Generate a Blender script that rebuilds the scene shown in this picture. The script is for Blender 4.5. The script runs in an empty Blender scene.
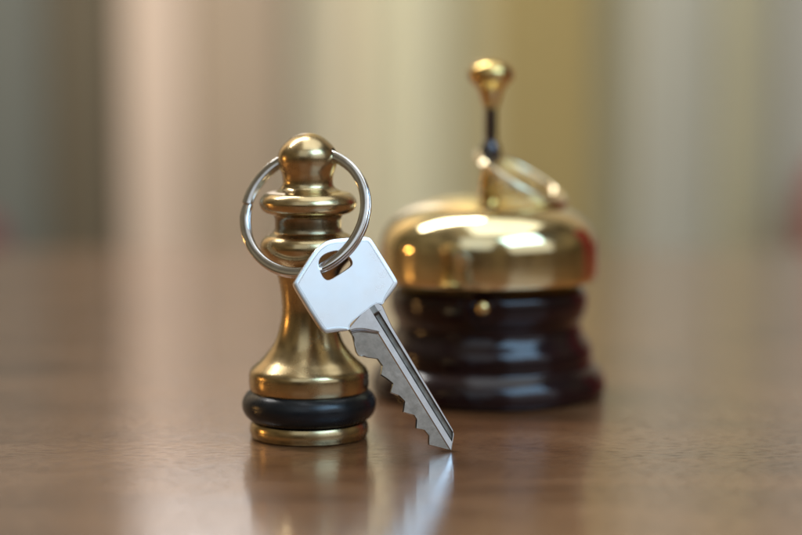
import bpy, bmesh, math, random
from mathutils import Vector, Matrix, noise as mnoise
random.seed(7)
S = 0.001                                    # tables below are in millimetres
scene = bpy.context.scene
COL = scene.collection
PI = math.pi

# ------------------------------------------------------------------ helpers
def obj(name, bm, mats, parent=None, smooth=True, ang=35):
    me = bpy.data.meshes.new(name)
    bm.normal_update()
    bm.to_mesh(me); bm.free()
    for m in (mats if isinstance(mats, (list, tuple)) else [mats]):
        me.materials.append(m)
    if smooth:
        me.polygons.foreach_set('use_smooth', [True]*len(me.polygons))
        me.set_sharp_from_angle(angle=math.radians(ang))
    o = bpy.data.objects.new(name, me)
    COL.objects.link(o)
    if parent: o.parent = parent
    return o

def thing(name, label, cat, loc=(0,0,0)):
    o = bpy.data.objects.new(name, None)
    o.empty_display_size = 0.01
    COL.objects.link(o); o.location = loc
    o['label'] = label; o['category'] = cat
    return o

def tag(o, label, cat):
    o['label'] = label; o['category'] = cat
    return o

def struct(name, bm, mat, **k):
    o = obj(name, bm, mat, **k); o['kind'] = 'structure'; return o

def catmull(pts, n=4, closed=False):
    out = []; N = len(pts)
    rng = range(N) if closed else range(N-1)
    for i in rng:
        if closed:
            p0, p1, p2, p3 = pts[(i-1) % N], pts[i], pts[(i+1) % N], pts[(i+2) % N]
        else:
            p0, p1, p2, p3 = pts[max(i-1,0)], pts[i], pts[i+1], pts[min(i+2,N-1)]
        for k in range(n):
            t = k/n
            out.append(tuple(0.5*((2*b)+(-a+c)*t+(2*a-5*b+4*c-d)*t*t+(-a+3*b-3*c+d)*t**3)
                             for a, b, c, d in zip(p0, p1, p2, p3)))
    if not closed: out.append(tuple(pts[-1]))
    return out

def chaikin(pts, it=2):
    for _ in range(it):
        q = []
        for i in range(len(pts)):
            a, b = pts[i], pts[(i+1) % len(pts)]
            q.append((a[0]*.75+b[0]*.25, a[1]*.75+b[1]*.25))
            q.append((a[0]*.25+b[0]*.75, a[1]*.25+b[1]*.75))
        pts = q
    return pts

def lathe(bm, prof, seg=128, at=(0,0,0), wob=0.0):
    rings = []
    for r, z in prof:
        if r < 1e-6:
            rings.append([bm.verts.new((at[0]*S, at[1]*S, (at[2]+z)*S))])
        else:
            ring = []
            for i in range(seg):
                a = 2*PI*i/seg
                rr = r
                if wob: rr += wob*mnoise.noise(Vector((math.cos(a)*1.5, math.sin(a)*1.5, z*.25)))
                ring.append(bm.verts.new(((at[0]+rr*math.cos(a))*S, (at[1]+rr*math.sin(a))*S, (at[2]+z)*S)))
            rings.append(ring)
    for A, B in zip(rings, rings[1:]):
        if len(A) == 1 and len(B) == 1: continue
        for i in range(seg):
            j = (i+1) % seg
            if len(A) == 1: bm.faces.new((A[0], B[j], B[i]))
            elif len(B) == 1: bm.faces.new((A[i], A[j], B[0]))
            else: bm.faces.new((A[i], A[j], B[j], B[i]))
    bmesh.ops.recalc_face_normals(bm, faces=bm.faces)
    return bm

def sweep(bm, P, frames, sect, closed=False):
    """P centre points (mm), frames (a,b) unit vectors, sect list of (x,y) mm"""
    rings = []
    for p, (a, b) in zip(P, frames):
        rings.append([bm.verts.new((p + a*x + b*y)*S) for x, y in sect])
    n = len(sect); N = len(rings)
    for i in range(N if closed else N-1):
        A, B = rings[i], rings[(i+1) % N]
        for k in range(n):
            l = (k+1) % n
            bm.faces.new((A[k], A[l], B[l], B[k]))
    if not closed:
        bm.faces.new(rings[0][::-1]); bm.faces.new(rings[-1])
    bmesh.ops.recalc_face_normals(bm, faces=bm.faces)
    return bm

def superell(a, b, n=2.6, k=16):
    out = []
    for i in range(k):
        t = 2*PI*i/k
        c, s = math.cos(t), math.sin(t)
        out.append((a*math.copysign(abs(c)**(2/n), c), b*math.copysign(abs(s)**(2/n), s)))
    return out

def box(bm, x0, x1, y0, y1, z0, z1, bev=0.0):
    M = Matrix.Translation(((x0+x1)/2, (y0+y1)/2, (z0+z1)/2)) @ Matrix.Diagonal((x1-x0, y1-y0, z1-z0, 1))
    r = bmesh.ops.create_cube(bm, size=1, matrix=M)
    if bev:
        es = list({e for v in r['verts'] for e in v.link_edges})
        bmesh.ops.bevel(bm, geom=es, offset=bev, segments=3, profile=.5, affect='EDGES')
    return bm

# ------------------------------------------------------------------ materials
def mat(name):
    m = bpy.data.materials.new(name); m.use_nodes = True
    nt = m.node_tree; b = nt.nodes['Principled BSDF']
    return m, nt, b

def N(nt, t, **k):
    n = nt.nodes.new(t)
    for a, v in k.items(): setattr(n, a, v)
    return n

def ramp(nt, stops):
    r = N(nt, 'ShaderNodeValToRGB')
    while len(r.color_ramp.elements) < len(stops): r.color_ramp.elements.new(.5)
    for e, (p, c) in zip(r.color_ramp.elements, stops):
        e.position = p; e.color = (*c, 1) if len(c) == 3 else c
    return r

def noise(nt, scale, detail=3, rough=.5, stretch=None, rot=None, src='Object', dist=0):
    tc = N(nt, 'ShaderNodeTexCoord'); mp = N(nt, 'ShaderNodeMapping')
    if stretch: mp.inputs['Scale'].default_value = stretch
    if rot: mp.inputs['Rotation'].default_value = rot
    nt.links.new(tc.outputs[src], mp.inputs['Vector'])
    n = N(nt, 'ShaderNodeTexNoise')
    n.inputs['Scale'].default_value = scale; n.inputs['Detail'].default_value = detail
    n.inputs['Roughness'].default_value = rough; n.inputs['Distortion'].default_value = dist
    nt.links.new(mp.outputs[0], n.inputs['Vector'])
    return n

def maprange(nt, src, lo, hi, a=0.3, b=0.7):
    r = N(nt, 'ShaderNodeMapRange'); r.inputs[1].default_value = a; r.inputs[2].default_value = b
    r.inputs[3].default_value = lo; r.inputs[4].default_value = hi
    nt.links.new(src, r.inputs[0]); return r

def bump(nt, src, strength, dist, prev=None):
    b = N(nt, 'ShaderNodeBump'); b.inputs['Strength'].default_value = strength
    b.inputs['Distance'].default_value = dist
    nt.links.new(src, b.inputs['Height'])
    if prev: nt.links.new(prev.outputs[0], b.inputs['Normal'])
    return b

def metal(name, c1, c2, r0, r1, scale=120, scratch=None, micro=0.0, cstops=(.35, .7)):
    m, nt, b = mat(name)
    b.inputs['Metallic'].default_value = 1
    n1 = noise(nt, scale, 5, .6)
    rp = ramp(nt, [(cstops[0], c1), (cstops[1], c2)])
    nt.links.new(n1.outputs['Fac'], rp.inputs[0]); nt.links.new(rp.outputs[0], b.inputs['Base Color'])
    n2 = noise(nt, scale*2.3, 4, .6)
    nt.links.new(maprange(nt, n2.outputs['Fac'], r0, r1).outputs[0], b.inputs['Roughness'])
    prev = None
    if scratch:
        n3 = noise(nt, scratch[0], 3, .6, stretch=scratch[1], rot=scratch[3] if len(scratch) > 3 else None)
        prev = bump(nt, n3.outputs['Fac'], scratch[2], .0003)
    if micro:
        n4 = noise(nt, 260, 3, .5)
        prev = bump(nt, n4.outputs['Fac'], micro, .0006, prev)
    if prev: nt.links.new(prev.outputs[0], b.inputs['Normal'])
    return m

M_brass = metal('aged_brass', (.43,.32,.165), (.57,.445,.25), .19, .31, 90, (500, (.12,.12,3), .04), .02)
M_dome  = metal('polished_brass', (.74,.60,.31), (.86,.73,.44), .07, .19, 45, None, .02)
M_steel = metal('ring_steel', (.66,.64,.62), (.80,.79,.78), .09, .17, 200)
M_gold  = metal('yellow_brass', (.60,.42,.15), (.80,.60,.28), .12, .22, 150)
M_nick  = metal('nickel_plate', (.745,.74,.73), (.79,.785,.775), .26, .35, 90, (700, (4,.3,.3), .018))
M_blade = metal('worn_key_metal', (.47,.465,.46), (.57,.565,.56), .16, .22, 300, (900, (.25,3.0,.25), .04))
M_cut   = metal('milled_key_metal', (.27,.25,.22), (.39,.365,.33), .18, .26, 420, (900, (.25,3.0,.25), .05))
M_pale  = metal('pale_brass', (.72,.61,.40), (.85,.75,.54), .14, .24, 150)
M_groove = metal('dark_groove_metal', (.15,.135,.115), (.29,.26,.225), .3, .45, 400, (900, (.25,3.0,.25), .08))  # darker metal for the walls and floor of the blade groove
M_dark  = metal('dark_steel', (.10,.095,.10), (.18,.17,.18), .2, .3, 200)

def rubber():
    m, nt, b = mat('black_rubber')
    b.inputs['Base Color'].default_value = (.008,.009,.011,1)
    n = noise(nt, 300, 4)
    nt.links.new(maprange(nt, n.outputs['Fac'], .24, .36).outputs[0], b.inputs['Roughness'])
    b.inputs['Specular IOR Level'].default_value = .35
    n2 = noise(nt, 130, 3)
    nt.links.new(bump(nt, n2.outputs['Fac'], .08, .0008).outputs[0], b.inputs['Normal'])
    return m
M_rub = rubber()

def lacquer():
    m, nt, b = mat('dark_mahogany_lacquer')
    n = noise(nt, 40, 4, .6, stretch=(1,1,6))
    rp = ramp(nt, [(.3, (.0045,.0007,.001)), (.7, (.016,.002,.0026))])
    nt.links.new(n.outputs['Fac'], rp.inputs[0]); nt.links.new(rp.outputs[0], b.inputs['Base Color'])
    b.inputs['Roughness'].default_value = .5; b.inputs['Specular IOR Level'].default_value = .05
    cr = noise(nt, 110, 4, .65); nt.links.new(maprange(nt, cr.outputs['Fac'], .09, .19).outputs[0], b.inputs['Coat Roughness'])
    b.inputs['Coat Weight'].default_value = 1.0; b.inputs['Coat IOR'].default_value = 1.41
    return m
M_lac = lacquer()

def plain(name, c, rough=.8, var=.12, scale=6, stretch=None):
    m, nt, b = mat(name)
    n = noise(nt, scale, 5, .6, stretch=stretch)
    rp = ramp(nt, [(.25, tuple(x*(1-var) for x in c)), (.75, tuple(min(1,x*(1+var)) for x in c))])
    nt.links.new(n.outputs['Fac'], rp.inputs[0]); nt.links.new(rp.outputs[0], b.inputs['Base Color'])
    b.inputs['Roughness'].default_value = rough
    n2 = noise(nt, 180, 3)
    nt.links.new(bump(nt, n2.outputs['Fac'], .15, .001).outputs[0], b.inputs['Normal'])
    return m

def deskmat():
    m, nt, b = mat('varnished_brown_wood')
    rot = (0, 0, math.radians(-60))
    g1 = noise(nt, 16, 6, .6, stretch=(1.0, 2.6, 1), rot=rot, dist=.6)       # broad figure
    g2 = noise(nt, 800, 4, .65, stretch=(.34, 1.0, 1), rot=rot)              # fine pores
    r1 = ramp(nt, [(.28, (.12,.044,.015)), (.52, (.205,.087,.032)), (.74, (.28,.132,.056))])
    nt.links.new(g1.outputs['Fac'], r1.inputs[0])
    r2 = ramp(nt, [(.38, (.34,.30,.28)), (.50, (1,1,1))])
    nt.links.new(g2.outputs['Fac'], r2.inputs[0])
    mx = N(nt, 'ShaderNodeMix', data_type='RGBA', blend_type='MULTIPLY'); mx.inputs[0].default_value = .8
    nt.links.new(r1.outputs[0], mx.inputs[6]); nt.links.new(r2.outputs[0], mx.inputs[7])
    nt.links.new(mx.outputs[2], b.inputs['Base Color'])
    rg = maprange(nt, g1.outputs['Fac'], .30, .42)
    nt.links.new(rg.outputs[0], b.inputs['Roughness'])
    cw = ramp(nt, [(.38, (.45,.45,.45)), (.50, (1,1,1))]); nt.links.new(g2.outputs['Fac'], cw.inputs[0])
    nt.links.new(cw.outputs[0], b.inputs['Coat Weight'])
    b.inputs['Coat IOR'].default_value = 1.5
    sm = noise(nt, 30, 4, .6)
    nt.links.new(maprange(nt, sm.outputs['Fac'], .028, .062).outputs[0], b.inputs['Coat Roughness'])
    w = noise(nt, 45, 2, .4)
    b1 = bump(nt, g2.outputs['Fac'], .10, .0006)
    b2 = bump(nt, w.outputs['Fac'], .05, .002, b1)
    nt.links.new(b2.outputs[0], b.inputs['Normal'])
    c1 = bump(nt, g2.outputs['Fac'], .12, .0004)
    c2 = bump(nt, w.outputs['Fac'], .018, .002, c1)
    nt.links.new(c2.outputs[0], b.inputs['Coat Normal'])
    return m
M_desk = deskmat()

# ------------------------------------------------------------------ the desk and what stands far behind it
bm = bmesh.new()
box(bm, -1.1, 1.1, -1.0, .42, -.032, 0, .004)
box(bm, -1.05, 1.05, -.9, .36, -.75, -.034)
struct('desk', bm, M_desk)
bm = bmesh.new(); box(bm, -3, 3, -3, 1.3, -.78, -.752)
struct('floor', bm, plain('dull_floor', (.16,.12,.09), .5))
bm = bmesh.new(); box(bm, -1.6, 1.6, 1.10, 1.2, -.75, 1.3)
struct('wall', bm, plain('tan_wall', (.56,.425,.27), .85, .05))

def strip(name, label, cat, x0, x1, y0, c, rough=.7, z1=1.2, bev=.006):
    bm = bmesh.new(); box(bm, x0, x1, y0, 1.098, -.75, z1, bev)
    return tag(obj(name, bm, plain(name+'_paint', c, rough, .06)), label, cat)

strip('door', 'blurred grey green door leaf at the far left behind the desk', 'door', -.56, -.268, 1.055, (.150,.143,.105))
strip('door_frame', 'dark brown upright post between the grey door and pale pink pillar', 'door frame', -.2665, -.213, 1.04, (.127,.095,.050))
strip('pillar', 'pale pink upright pillar, blurred, left of the brass pawn', 'pillar', -.2115, -.161, 1.045, (.61,.445,.31), z1=.163)
strip('wall_panel', 'tan upright wall panel, blurred, between the pale pink pillar and the beige curtain', 'wall panel', -.160, -.0865, 1.046, (.365,.26,.16), z1=.163)

strip('pillar', 'grey upright pillar, blurred, right of the desk bell', 'pillar', .178, .243, 1.06, (.455,.415,.30))
strip('pillar', 'dull grey upright pillar, blurred, at the right edge of the photo', 'pillar', .285, .42, 1.06, (.42,.385,.29))

strip('door_frame', 'olive grey upright post between the two blurred grey pillars on the right', 'door frame', .2445, .2835, 1.05, (.445,.39,.23))

win = thing('window', 'bright pinkish window high on the wall above the pale pink pillar', 'window', (0, 0, 0))
def glow(name, c, e):
    m, nt, b = mat(name); b.inputs['Base Color'].default_value = (.6,.6,.6,1)
    b.inputs['Emission Color'].default_value = (*c, 1); b.inputs['Emission Strength'].default_value = e; return m
bm = bmesh.new(); box(bm, -.204, -.096, 1.060, 1.066, .174, .62); obj('pane', bm, glow('daylit_pane', (1.0,.90,.82), 1.0), win)
bm = bmesh.new()
for x0, x1, z0, z1 in ((-.211, -.2042, .165, .63), (-.0958, -.087, .165, .63), (-.204, -.096, .165, .1738), (-.204, -.096, .6202, .63)):
    box(bm, x0, x1, 1.050, 1.096, z0, z1)
obj('frame', bm, plain('window_frame_paint', (.70,.62,.54), .6, .05), win)

def curtain(label, x0, x1, c, ph, amp=.006, nf=3, y=1.07):
    bm = bmesh.new(); n = 80; rows = []
    for z in (-.748, .2, 1.2):
        f = [bm.verts.new((x0+(x1-x0)*i/n, y+amp*math.sin(ph+2*PI*nf*i/n), z)) for i in range(n+1)]
        g = [bm.verts.new((x0+(x1-x0)*i/n, y+.004+amp*math.sin(ph+2*PI*nf*i/n), z)) for i in range(n+1)]
        rows.append((f, g))
    for (f0, g0), (f1, g1) in zip(rows, rows[1:]):
        for i in range(n):
            bm.faces.new((f0[i], f0[i+1], f1[i+1], f1[i])); bm.faces.new((g0[i+1], g0[i], g1[i], g1[i+1]))
        bm.faces.new((f0[0], f1[0], g1[0], g0[0])); bm.faces.new((f0[n], g0[n], g1[n], f1[n]))
    for k in (0, -1):
        f, g = rows[k]
        for i in range(n): bm.faces.new((f[i], g[i], g[i+1], f[i+1]))
    bmesh.ops.recalc_face_normals(bm, faces=bm.faces)
    return tag(obj('curtain', bm, plain('curtain_cloth', c, .9, .05)), label, 'curtain')
curtain('beige hanging strip of curtain, blurred, directly behind the brass pawn', -.0900, -.018, (.66,.545,.345), 2.0, .002, 2, 1.084)
curtain('cream hanging curtain, blurred, between the pawn and the bell', -.0225, .036, (.66,.58,.36), 1.0, .003, 2, 1.07)
curtain('straw coloured narrow strip of curtain, blurred, between the cream and the olive curtains', .033, .076, (.49,.395,.20), .4, .002, 1, 1.084)
curtain('olive brown hanging curtain, blurred, directly behind the bell', .0735, .151, (.375,.27,.095), .4, .003, 2, 1.07)
curtain('greyish olive narrow strip of curtain, blurred, between the olive curtain and the grey pillar', .148, .1795, (.38,.325,.19), .4, .002, 1, 1.084)

M_red = plain('dark_red_upholstery', (.13,.028,.026), .8, .2)
M_chairwood = plain('chair_wood', (.05,.025,.015), .45)
def chair(label, x, y, ztop):
    t = thing('chair', label, 'chair', (x, y, -.75))
    H = ztop+.75
    bm = bmesh.new(); box(bm, -.21, .21, -.025, .025, H-.36, H, .022); obj('backrest', bm, M_red, t)
    bm = bmesh.new(); box(bm, -.22, .22, -.42, .02, .43, .49, .02); obj('seat', bm, M_red, t)
    for sx in (-1, 1):
        bm = bmesh.new(); box(bm, sx*.19-.016, sx*.19+.016, .027, .055, .003, H-.05, .004); obj('leg', bm, M_chairwood, t)
        bm = bmesh.new(); box(bm, sx*.19-.016, sx*.19+.016, -.40, -.37, .003, .43, .004); obj('leg', bm, M_chairwood, t)
M_armred = plain('red_upholstery', (.20,.018,.014), .75, .15)
def armchair():
    t = thing('armchair', 'dark red upholstered armchair, only a reddish blur at the right edge of the photo', 'armchair', (0, 0, -.75))
    def pc(name, m, x0, x1, y0, y1, z0, z1, bev):
        bm = bmesh.new(); box(bm, x0, x1, y0, y1, z0, z1, bev); obj(name, bm, m, t)
    pc('seat', M_armred, .33, .80, .60, .88, .22, .46, .05)
    pc('backrest', M_armred, .805, .98, .47, 1.02, .18, 1.30, .07)
    pc('arm', M_armred, .291, .80, .89, 1.02, .18, .775, .05)
    pc('arm', M_armred, .298, .80, .47, .595, .18, .72, .05)
    for x in (.36, .92):
        for y in (.53, .96):
            bm = bmesh.new(); lathe(bm, [(0, .5), (14, .5), (22, 185), (0, 185)], 24); o = obj('leg', bm, M_chairwood, t); o.location = (x, y, 0)
armchair()
chair('dark red chair back, a small blur at the left edge of the photo', -.499, .98, -.036)

# ------------------------------------------------------------------ brass pawn
PX = -22.3021
pawn = thing('chess_pawn', 'aged brass chess pawn with a black rubber band, standing left of the bell', 'chess pawn', (PX*S, 0, 0))
P_BODY = [[0.0, 73.429], [1.433, 73.262], [2.866, 72.785], [4.299, 71.95], [5.734, 70.637], [6.692, 69.323], [7.125, 67.888], [7.079, 66.453], [6.699, 65.016], [6.175, 63.579], [5.985, 62.141], [6.131, 61.061], [6.707, 60.221], [7.906, 59.549], [9.104, 59.261], [10.063, 58.972], [11.024, 58.18], [11.578, 57.218], [11.627, 56.497], [11.271, 55.414], [10.434, 54.572], [9.235, 54.091], [8.396, 53.85], [7.99, 53.007], [7.921, 51.802], [7.995, 50.597], [8.405, 49.752], [9.126, 49.27], [10.088, 48.787], [11.051, 47.821], [11.535, 46.613], [11.442, 45.526], [10.821, 44.074], [9.862, 42.743], [8.662, 41.411], [7.703, 39.957], [7.176, 38.017], [6.747, 35.589], [6.486, 33.158], [6.417, 30.724], [6.759, 28.044], [7.489, 25.116], [8.46, 22.673], [9.794, 20.716], [11.128, 19.125], [12.584, 17.778], [13.871, 16.552], [14.358, 15.571], [14.484, 14.345], [14.441, 12.626], [14.13, 11.397], [13.575, 10.66], [12.122, 10.168]]
P_BASE = [[12.139, 4.257], [13.841, 3.763], [14.28, 3.023], [14.405, 2.036], [14.408, 1.172], [14.191, 0.801], [14.144, 0.307], [13.732, -0.039], [0.0, -0.039]]
RING = {'C': [-22.7229, -6.3125, 54.9688], 'e1': [0.9439, -0.3304, 0.0], 'e2': [0.141, 0.4028, 0.9044], 'n': [0.2988, 0.8536, -0.4268], 'rad': 15.15}
bm = bmesh.new()
bp = catmull(P_BODY, 4)
lathe(bm, [(max(r,0), z) for r, z in bp] + [(11.6, 9.9), (0, 9.9)], 160)
body = obj('body', bm, M_brass, pawn, ang=50)
# the cross hole through the head that the split ring runs through
bm = bmesh.new()
rc = Vector(RING['C']); e1 = Vector(RING['e1']); e2 = Vector(RING['e2']); rn = Vector(RING['n'])
top = rc + e2*(RING['rad']-.55) - Vector((PX, 0, 0))
bmesh.ops.create_cone(bm, cap_ends=True, segments=32, radius1=1.75*S, radius2=1.75*S, depth=30*S,
    matrix=Matrix.Translation(top*S) @ Vector((0,0,1)).rotation_difference(e1).to_matrix().to_4x4())
cut = obj('cutter', bm, M_brass)
cut.location = (PX*S, 0, 0)
md = body.modifiers.new('hole', 'BOOLEAN'); md.operation = 'DIFFERENCE'; md.object = cut; md.solver = 'EXACT'
bpy.context.view_layer.update()
dg = bpy.context.evaluated_depsgraph_get()
me = bpy.data.meshes.new_from_object(body.evaluated_get(dg))
body.modifiers.clear(); body.data = me
me.set_sharp_from_angle(angle=math.radians(50))
me.materials.append(metal('tarnished_brass', (.20,.155,.095), (.32,.25,.15), .24, .34, 120))
for p in me.polygons:                        # the groove between the two collars is tarnished
    z = p.center.z/S
    if 49.9 < z < 53.7 and math.hypot(p.center.x, p.center.y)/S > 6: p.material_index = 1
bpy.data.objects.remove(cut)
bm = bmesh.new()
lathe(bm, [(0, 9.6), (10.5, 9.6), (10.5, 4.5)] + P_BASE[1:-2] + [(13.7, .05), (0, .05)], 128)
obj('base', bm, M_brass, pawn)
bm = bmesh.new()
prof = [(11.95+4.3*math.cos(2*PI*i/40)*1.0, 7.75+4.05*math.sin(2*PI*i/40)) for i in range(41)]
seg = 128; rings = []
for r, z in prof[:-1]:
    ring = []
    for i in range(seg):
        a = 2*PI*i/seg
        d = 1+.006*mnoise.noise(Vector((math.cos(a)*2, math.sin(a)*2, z*.2)))
        ring.append(bm.verts.new((r*d*math.cos(a)*S, r*d*math.sin(a)*S, z*S)))
    rings.append(ring)
for k in range(40):
    A, B = rings[k], rings[(k+1) % 40]
    for i in range(seg):
        j = (i+1) % seg; bm.faces.new((A[i], A[j], B[j], B[i]))
bmesh.ops.recalc_face_normals(bm, faces=bm.faces)
obj('rubber_band', bm, M_rub, pawn)

# ------------------------------------------------------------------ split ring through the pawn's head
bm = bmesh.new()
P, F = [], []
th0 = math.radians(174); n = 560; turns = 2.0
for i in range(n+1):
    t = i/n*turns                     # turns
    a = th0 - 2*PI*t                  # from the notch up over the top and round
    # axial offset: front layer for the first turn, back layer for the second
    def ss(x): x = min(1, max(0, x)); return x*x*(3-2*x)
    off = -.60 + 1.20*ss((t-.955)/.09)
    rad = RING['rad'] + .05*math.sin(3*a) - (.15 if t < 1 else 0)*0
    rdir = e1*math.cos(a) + e2*math.sin(a)
    P.append(rc + rdir*rad + rn*off); F.append((rdir, rn))
sweep(bm, P, F, superell(1.18, .60, 2.7, 20))
tag(obj('split_ring', bm, M_steel, ang=50), 'shiny steel split ring threaded through the head of the brass pawn', 'key ring')

# ------------------------------------------------------------------ the key leaning on the ring
K = {'tip': [11.7973, -18.9933, -0.0713], 'U': [-0.4949, 0.085, 0.8648], 'V': [0.8232, 0.3645, 0.4353], 'W': [0.2782, -0.9273, 0.2504]}
BOW = [[2.924, 37.438], [5.518, 38.456], [8.169, 39.557], [8.917, 40.091], [9.069, 40.818], [9.004, 43.555], [8.784, 48.401], [8.642, 51.717], [8.33, 52.615], [7.477, 53.319], [4.158, 54.847], [1.214, 56.172], [-0.689, 56.827], [-2.624, 56.858], [-4.954, 56.304], [-8.977, 54.33], [-12.577, 52.439], [-13.141, 51.951], [-13.348, 51.133], [-13.227, 46.676], [-13.017, 40.967], [-12.829, 39.184], [-12.418, 38.476], [-11.586, 38.01], [-9.204, 37.106], [-6.944, 36.218]]
HOLE = [[-6.105, 51.691], [-5.884, 52.907], [-4.893, 53.97], [-3.406, 54.364], [-1.57, 54.169], [0.029, 53.567], [1.118, 52.572], [1.68, 50.923], [1.711, 49.562], [1.077, 48.969], [-0.57, 48.795], [-3.462, 48.637], [-5.179, 48.563], [-5.89, 49.006], [-6.208, 49.876]]
LINE = [[-6.944, 36.218], [-6.256, 37.466], [-2.218, 38.033], [1.738, 38.526], [2.617, 37.824], [2.924, 37.438]]
BL = [[-6.944, 36.218], [-6.856, 34.724], [-7.379, 33.145], [-8.035, 31.107], [-7.99, 30.012], [-7.211, 29.44], [-6.339, 28.6], [-4.426, 27.147], [-4.214, 25.151], [-5.61, 23.528], [-4.804, 22.052], [-4.141, 20.335], [-5.726, 18.824], [-4.319, 17.217], [-3.797, 15.309], [-5.365, 13.363], [-3.535, 11.508], [-3.474, 10.291], [-4.661, 8.558], [-3.155, 7.287], [-2.886, 5.519], [-3.956, 3.747], [-1.02, 0.915], [0.0, 0.0]]
BR = [[2.924, 37.438], [2.411, 32.098], [2.924, 3.78], [2.279, 2.669], [0.0, 0.0]]
GR = [[-0.167, 37.7], [1.434, 36.65], [2.563, 3.989], [0.991, 4.895]]
tip, U, V, W = (Vector(K[k]) for k in ('tip', 'U', 'V', 'W'))
tip.z += .42
kroot = thing('key', 'silver door key hanging on the steel ring, its tip on the desk', 'key', tip*S)
def kp(v, u, w): return (V*v + U*u + W*w)*S
TH = 1.75
def lerp2(a, b, d):
    L_ = math.hypot(b[0]-a[0], b[1]-a[1]); return (a[0]+(b[0]-a[0])*d/L_, a[1]+(b[1]-a[1])*d/L_)
outline = [lerp2(BOW[0], LINE[-2], .15)] + [lerp2(BOW[0], BOW[1], .15)] + [tuple(p) for p in BOW[1:-1]] + [lerp2(BOW[-1], BOW[-2], .15), lerp2(BOW[-1], LINE[1], .15)] + [tuple(p) for p in LINE[1:-1]]
# inset distance per corner: a wide rim all round, next to none along the joint with the blade
nb = len(BOW)+2
wide = [1.0]*nb + [.22]*(len(LINE)-2)
wide[0] = wide[1] = .25; wide[nb-1] = wide[nb-2] = .3
def refine(pts, vals, it=2):
    for _ in range(it):
        q, w = [], []
        for i in range(len(pts)):
            a, b = pts[i], pts[(i+1) % len(pts)]; x, y = vals[i], vals[(i+1) % len(pts)]
            for f in (.25, .75):
                q.append((a[0]*(1-f)+b[0]*f, a[1]*(1-f)+b[1]*f)); w.append(x*(1-f)+y*f)
        pts, vals = q, w
    return pts, vals
outline, wide = refine(outline, wide)
def area(p): return sum(p[i][0]*p[(i+1)%len(p)][1]-p[(i+1)%len(p)][0]*p[i][1] for i in range(len(p)))/2
if area(outline) < 0: outline.reverse(); wide.reverse()
def inset(pts, d):
    out = []; n = len(pts)
    for i in range(n):
        a, b, c = pts[i-2], pts[i], pts[(i+2) % n]
        t = Vector((c[0]-a[0], c[1]-a[1])).normalized()
        dd = d[i] if isinstance(d, list) else d
        out.append((b[0]-t.y*dd, b[1]+t.x*dd))
    return out
bm = bmesh.new()
def loop(pts, w): return [bm.verts.new(kp(p[0], p[1], w)) for p in pts]
def bridge(A, B):
    n = len(A)
    for i in range(n):
        j = (i+1) % n; bm.faces.new((A[i], A[j], B[j], B[i]))
L = [loop(inset(outline, .22), -TH), loop(outline, -TH+.22), loop(outline, -.16), loop(inset(outline, [.06 if x > .5 else .02 for x in wide]), -.06), loop(inset(outline, [.20 if x > .5 else .06 for x in wide]), 0.0),
     loop(inset(outline, [max(.21, x-.07) for x in wide]), 0.0), loop(inset(outline, [max(.22, x) for x in wide]), -.10),
     loop(inset(outline, [max(.23, x+.07) for x in wide]), -.01)]
for A, B in zip(L, L[1:]): bridge(A, B)
hole = chaikin([tuple(p) for p in HOLE], 2)
if area(hole) < 0: hole.reverse()
hole_out = inset(hole, -.16)
Hf, H1, H2, Hb = loop(hole_out, -.01), loop(hole, -.17), loop(hole, -TH+.17), loop(hole_out, -TH)
for A, B in ((Hf, H1), (H1, H2), (H2, Hb)): bridge(A, B)
def fill(A, B):
    es = []
    for l in (A, B):
        for i in range(len(l)):
            e = bm.edges.get((l[i], l[(i+1) % len(l)])) or bm.edges.new((l[i], l[(i+1) % len(l)]))
            es.append(e)
    bmesh.ops.triangle_fill(bm, use_beauty=True, use_dissolve=False, edges=es)
fill(L[-1], Hf); fill(L[0], Hb)
bmesh.ops.recalc_face_normals(bm, faces=bm.faces)
obj('bow', bm, M_nick, kroot, ang=28)

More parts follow.
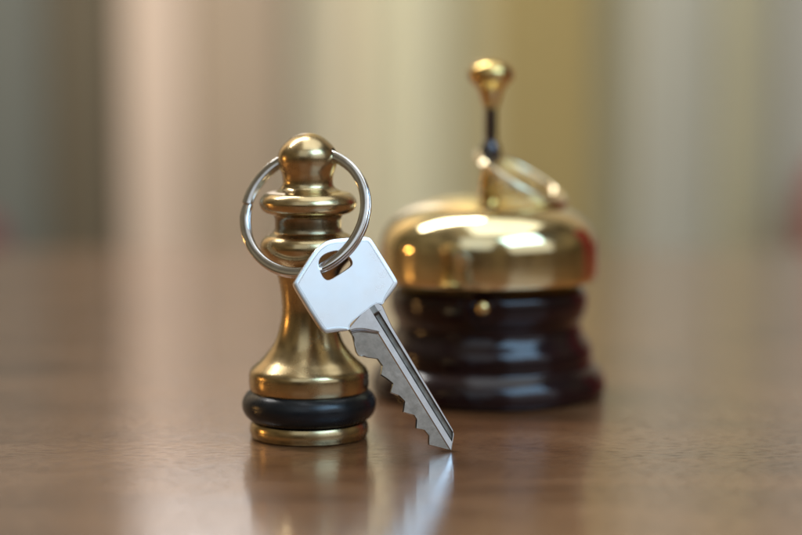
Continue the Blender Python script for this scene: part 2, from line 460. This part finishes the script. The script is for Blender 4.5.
def lin(tab, u):                       # tab: (v,u), any order -> v at u
    t = sorted((q[1], q[0]) for q in tab)
    if u <= t[0][0]: return t[0][1]
    for (u0, v0), (u1, v1) in zip(t, t[1:]):
        if u <= u1: return v0 + (v1-v0)*(u-u0)/max(1e-9, u1-u0)
    return t[-1][1]
def ss(x): x = min(1, max(0, x)); return x*x*(3-2*x)
bm = bmesh.new(); rows = []; UMAX = 38.6; nr = 420
tagrows = []
for i in range(nr+1):
    u = .02 + (UMAX-.02)*i/nr
    l = lin(BL, min(u, 36.2)); r = lin(BR, min(u, 37.3)) - max(0, u-37.3)*.6
    if u > 36.6: l = l + (u-36.6)*3.0
    gl = .991 + (-.167-.991)*(u-4.9)/(37.7-4.9); gr = 2.50 + (1.434-2.50)*(u-4.0)/(36.6-4.0)
    gd = ss((36.7-u)/.8)               # groove runs out below the head
    
    f = gl-1.25
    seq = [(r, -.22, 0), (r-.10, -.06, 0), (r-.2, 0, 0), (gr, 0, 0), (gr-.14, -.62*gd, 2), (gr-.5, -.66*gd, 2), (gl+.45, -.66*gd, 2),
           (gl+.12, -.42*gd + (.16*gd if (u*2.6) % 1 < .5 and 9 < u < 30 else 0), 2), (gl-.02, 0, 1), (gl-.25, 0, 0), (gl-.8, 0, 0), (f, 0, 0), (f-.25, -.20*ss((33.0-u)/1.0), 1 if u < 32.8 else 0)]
    fl = f-.25
    for k in range(1, 25):
        v = fl + (l+.06-fl)*k/24
        wv = -.20 - .30*(fl-v)/4.2
        wv += .006*mnoise.noise(Vector((u*9, v*.5, 3.1)))
        c_ = ss((36.2 - 3.2*(1-k/24)**1.6 - u)/1.0); seq.append((v, wv*c_, 1 if c_ > .3 else 0))
    seq.append((l, -.62, 1))
    seq += [(l, -TH+.30, 0), (l+.2, -TH+.12, 0), ((l+r)/2, -TH+.12, 0), (r-.2, -TH+.12, 0), (r, -TH+.3, 0)]
    tags = [s[2] for s in seq]
    tp = ss(u/1.2)                      # the tip thins to an edge
    tagrows.append(tags); rows.append([bm.verts.new(kp(max(l, min(r, v)), u, -.05 + w*(.35+.65*tp if w < -.8 else 1))) for v, w, _ in seq])
m = len(rows[0])
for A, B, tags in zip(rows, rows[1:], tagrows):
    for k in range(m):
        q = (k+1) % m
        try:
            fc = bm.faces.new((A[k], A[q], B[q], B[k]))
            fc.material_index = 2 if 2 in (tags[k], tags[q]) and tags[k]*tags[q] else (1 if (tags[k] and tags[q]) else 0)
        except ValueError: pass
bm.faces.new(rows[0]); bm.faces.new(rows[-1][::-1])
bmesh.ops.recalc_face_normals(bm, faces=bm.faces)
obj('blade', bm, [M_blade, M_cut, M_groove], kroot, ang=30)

# ------------------------------------------------------------------ desk bell
BX, BY = 23.6966, 60.407
bell = thing('desk_bell', 'brass domed service bell with a tall plunger on a round dark red wooden base', 'desk bell', (BX*S, BY*S, 0))
bm = bmesh.new(); lathe(bm, [(0, 29.7)] + catmull([[16.279, 29.581], [23.877, 29.307], [25.236, 28.897], [26.327, 27.803], [26.691, 25.887], [26.489, 23.146], [25.821, 21.226], [25.148, 19.991], [24.908, 19.03], [25.077, 17.931], [25.656, 16.557], [26.671, 15.044], [27.771, 13.255], [28.136, 11.326], [28.119, 9.672], [28.344, 8.569], [29.166, 7.741], [30.264, 6.637], [31.366, 4.979], [31.924, 3.044], [31.99, 1.384], [31.669, 0.415], [30.58, 0.0], [0.0, 0.0]][:-2], 3) + [(30.6, .02), (0, .02)], 160)
obj('wooden_base', bm, M_lac, bell, ang=60)
D = [[0.0, 53.925], [1.746, 53.915], [3.187, 53.886], [4.53, 53.837], [5.808, 53.768], [7.038, 53.681], [8.227, 53.573], [9.38, 53.447], [10.5, 53.301], [11.588, 53.136], [12.646, 52.953], [13.674, 52.75], [14.673, 52.53], [15.642, 52.29], [16.582, 52.033], [17.492, 51.758], [18.372, 51.465], [19.222, 51.154], [20.04, 50.826], [20.827, 50.482], [21.582, 50.12], [22.304, 49.742], [22.993, 49.348], [23.649, 48.938], [24.271, 48.512], [24.858, 48.071], [25.41, 47.614], [25.926, 47.142], [26.406, 46.655], [26.85, 46.154], [27.258, 45.637], [27.628, 45.105], [27.96, 44.557], [28.255, 43.994], [28.511, 43.414], [28.729, 42.815], [28.909, 42.196], [29.05, 41.551], [29.152, 40.875], [29.215, 40.148], [29.24, 39.268], [29.303, 37.906], [29.339, 36.543], [29.322, 34.907], [29.278, 33.269], [29.179, 31.767], [28.965, 31.385], [28.613, 31.303]]
inner = [(r-.9, z-.9) for r, z in D[:-6]][1:]
bm = bmesh.new(); lathe(bm, D + [(D[-1][0]-.5, D[-1][1])] + inner[::-1][1:] + [(0, 53.0)], 160)
obj('dome', bm, M_dome, bell, ang=60)
KN = [[0.0, 90.06], [1.875, 89.954], [3.616, 89.474], [5.036, 88.515], [5.948, 87.235], [6.138, 85.901], [5.684, 84.567], [4.639, 83.391], [3.594, 82.269], [3.005, 80.959], [2.577, 79.354], [2.148, 77.614]]
bm = bmesh.new(); lathe(bm, catmull(KN, 4) + [(1.5, 77.0), (0, 77.0)], 64, at=(.35, 0, 0)); plunger = None
stem_bm = bmesh.new(); lathe(stem_bm, [(0, 78), (1.75, 78), (1.75, 68.2), (2.2, 67.6), (2.75, 66.4), (2.85, 65), (2.6, 63.4), (1.9, 62.3), (1.9, 60.5), (0, 60.5)], 48, at=(.35, 0, 0))
plunger = obj('plunger', stem_bm, M_dark, bell)
obj('knob', bm, M_gold, plunger, ang=60)
bm = bmesh.new(); lathe(bm, [(0, 62.4), (1.2, 62.4), (2.3, 61.6), (2.6, 60.4), (2.6, 58.6), (2.9, 57.2), (2.9, 55.8), (2.6, 54.9), (3.4, 54.5), (3.4, 53.3), (0, 53.3)], 48, at=(.35, 0, 0))
obj('collar', bm, M_gold, bell)
# under the dome: the centre post and the little striker in its socket
bm = bmesh.new(); lathe(bm, [(0, 52.9), (3, 52.9), (3, 29.75), (0, 29.75)], 32); obj('centre_post', bm, M_dark, bell)
bm = bmesh.new(); bmesh.ops.create_uvsphere(bm, u_segments=32, v_segments=16, radius=2.0*S, matrix=Matrix.Translation(Vector((-2.6, -27.4, 26.6))*S)); obj('striker', bm, M_gold, bell)
bm = bmesh.new(); rgs = []
for i in range(48):
    a = 2*PI*i/48; c = Vector((-2.6+4.6*math.cos(a), -26.1, 25.9+4.2*math.sin(a))); d = Vector((math.cos(a), 0, math.sin(a)))
    rgs.append((c, (d, Vector((0, 1, 0)))))
sweep(bm, [c for c, _ in rgs], [f for _, f in rgs], superell(.7, .7, 2, 10), closed=True)
obj('socket_rim', bm, M_lac, bell)

# ring looped over the plunger, resting on the dome
cR = Vector((BX+8.6, BY, 58.0)); d1 = Vector((.875, 0, -.484)).normalized(); d2 = Vector((.06, .97, .13)).normalized(); dn = d1.cross(d2).normalized(); d2 = dn.cross(d1)
bm = bmesh.new(); P, F = [], []
for i in range(241):
    a = 2*PI*i/240*2; o = -.45 + .9*ss((i/240-.47)/.06)
    rd = d1*math.cos(a+2.2) + d2*math.sin(a+2.2)
    P.append(cR + rd*13.0 + dn*o); F.append((rd, dn))
sweep(bm, P, F, superell(1.25, .95, 2.1, 16))
tag(obj('split_ring', bm, M_pale, ang=50), 'pale brass split ring looped over the bell plunger, slanting onto the dome', 'key ring')

# ------------------------------------------------------------------ light
world = bpy.data.worlds.new('World'); scene.world = world; world.use_nodes = True
nt = world.node_tree; bg = nt.nodes['Background']
tc = N(nt, 'ShaderNodeTexCoord'); sx = N(nt, 'ShaderNodeSeparateXYZ'); nt.links.new(tc.outputs['Generated'], sx.inputs[0])
rp = ramp(nt, [(.0, (.03,.024,.02)), (.42, (.06,.045,.03)), (.52, (.17,.135,.085)), (.72, (.24,.205,.14)), (1, (.36,.33,.27))])
mr = maprange(nt, sx.outputs['Z'], 0, 1, -1, 1); nt.links.new(mr.outputs[0], rp.inputs[0])
nz = noise(nt, 2.2, 3, .55, src='Generated'); r2 = ramp(nt, [(.38, (.35,.32,.28)), (.62, (1.35,1.3,1.2))])
nt.links.new(nz.outputs['Fac'], r2.inputs[0])
mx = N(nt, 'ShaderNodeMix', data_type='RGBA', blend_type='MULTIPLY'); mx.inputs[0].default_value = 1
nt.links.new(rp.outputs[0], mx.inputs[6]); nt.links.new(r2.outputs[0], mx.inputs[7]); nt.links.new(mx.outputs[2], bg.inputs['Color'])
bg.inputs['Strength'].default_value = .7

def area_light(name, loc, target, sx, sy, radiance, color):
    l = bpy.data.lights.new(name, 'AREA'); l.shape = 'RECTANGLE'; l.size = sx; l.size_y = sy
    l.energy = radiance*PI*sx*sy; l.color = color
    o = bpy.data.objects.new(name, l); COL.objects.link(o); o.location = loc
    o.rotation_euler = (Vector(target)-Vector(loc)).to_track_quat('-Z', 'Y').to_euler()
    return o
def dirpos(az, el, d):                       # azimuth 0 = behind the camera, + to its right
    a, e = math.radians(az), math.radians(el)
    return (d*math.sin(a)*math.cos(e), -d*math.cos(a)*math.cos(e), d*math.sin(e)+.05)
area_light('window_light', dirpos(47, 23, 1.5), (0, 0, .05), 1.35, .8, .84, (.76,.86,1.0))
area_light('window_light', dirpos(-16, 38, 1.5), (0, 0, .05), .9, 1.0, .75, (.76,.88,1.0))
area_light('upper_window_light', dirpos(45, 44, 1.45), (0, 0, .05), 1.0, .62, 7.0, (.40,.69,1.0))
area_light('ceiling_light', (.28, .0, 1.5), (.28, .0, 0), 1.2, 1.3, 1.75, (.86,.94,1.0))
area_light('wall_fill_light', (-.50, .48, 1.15), (-.44, 1.1, .22), .95, .22, 33.5, (1.0,.975,.945))  # added lamp that brightens the backdrop behind the desk
l = bpy.data.lights.new('warm_lamp', 'POINT'); l.energy = .8; l.color = (1.0,.52,.16); l.shadow_soft_size = .0155
o = bpy.data.objects.new('warm_lamp', l); COL.objects.link(o); o.location = (-.62, .10, .07)

# ------------------------------------------------------------------ camera
cd = bpy.data.cameras.new('camera'); cam = bpy.data.objects.new('camera', cd); COL.objects.link(cam)
cd.sensor_width = 36; cd.lens = 2000/802*36; cd.clip_start = .02; cd.clip_end = 50
cam.location = (0, -.478, .0972); cam.rotation_euler = (math.radians(90-6.7), 0, 0)
cd.dof.use_dof = True; cd.dof.focus_distance = .466; cd.dof.aperture_fstop = cd.lens/20.5; cd.dof.aperture_blades = 0
scene.camera = cam

scene.render.engine = 'CYCLES'
scene.cycles.use_denoising = True
scene.cycles.max_bounces = 10; scene.cycles.glossy_bounces = 8
scene.cycles.sample_clamp_indirect = 6
scene.cycles.caustics_reflective = True; scene.cycles.blur_glossy = .5
vs = scene.view_settings
vs.view_transform = 'Standard'; vs.look = 'None'; vs.exposure = 0; vs.gamma = 1; vs.use_curve_mapping = False
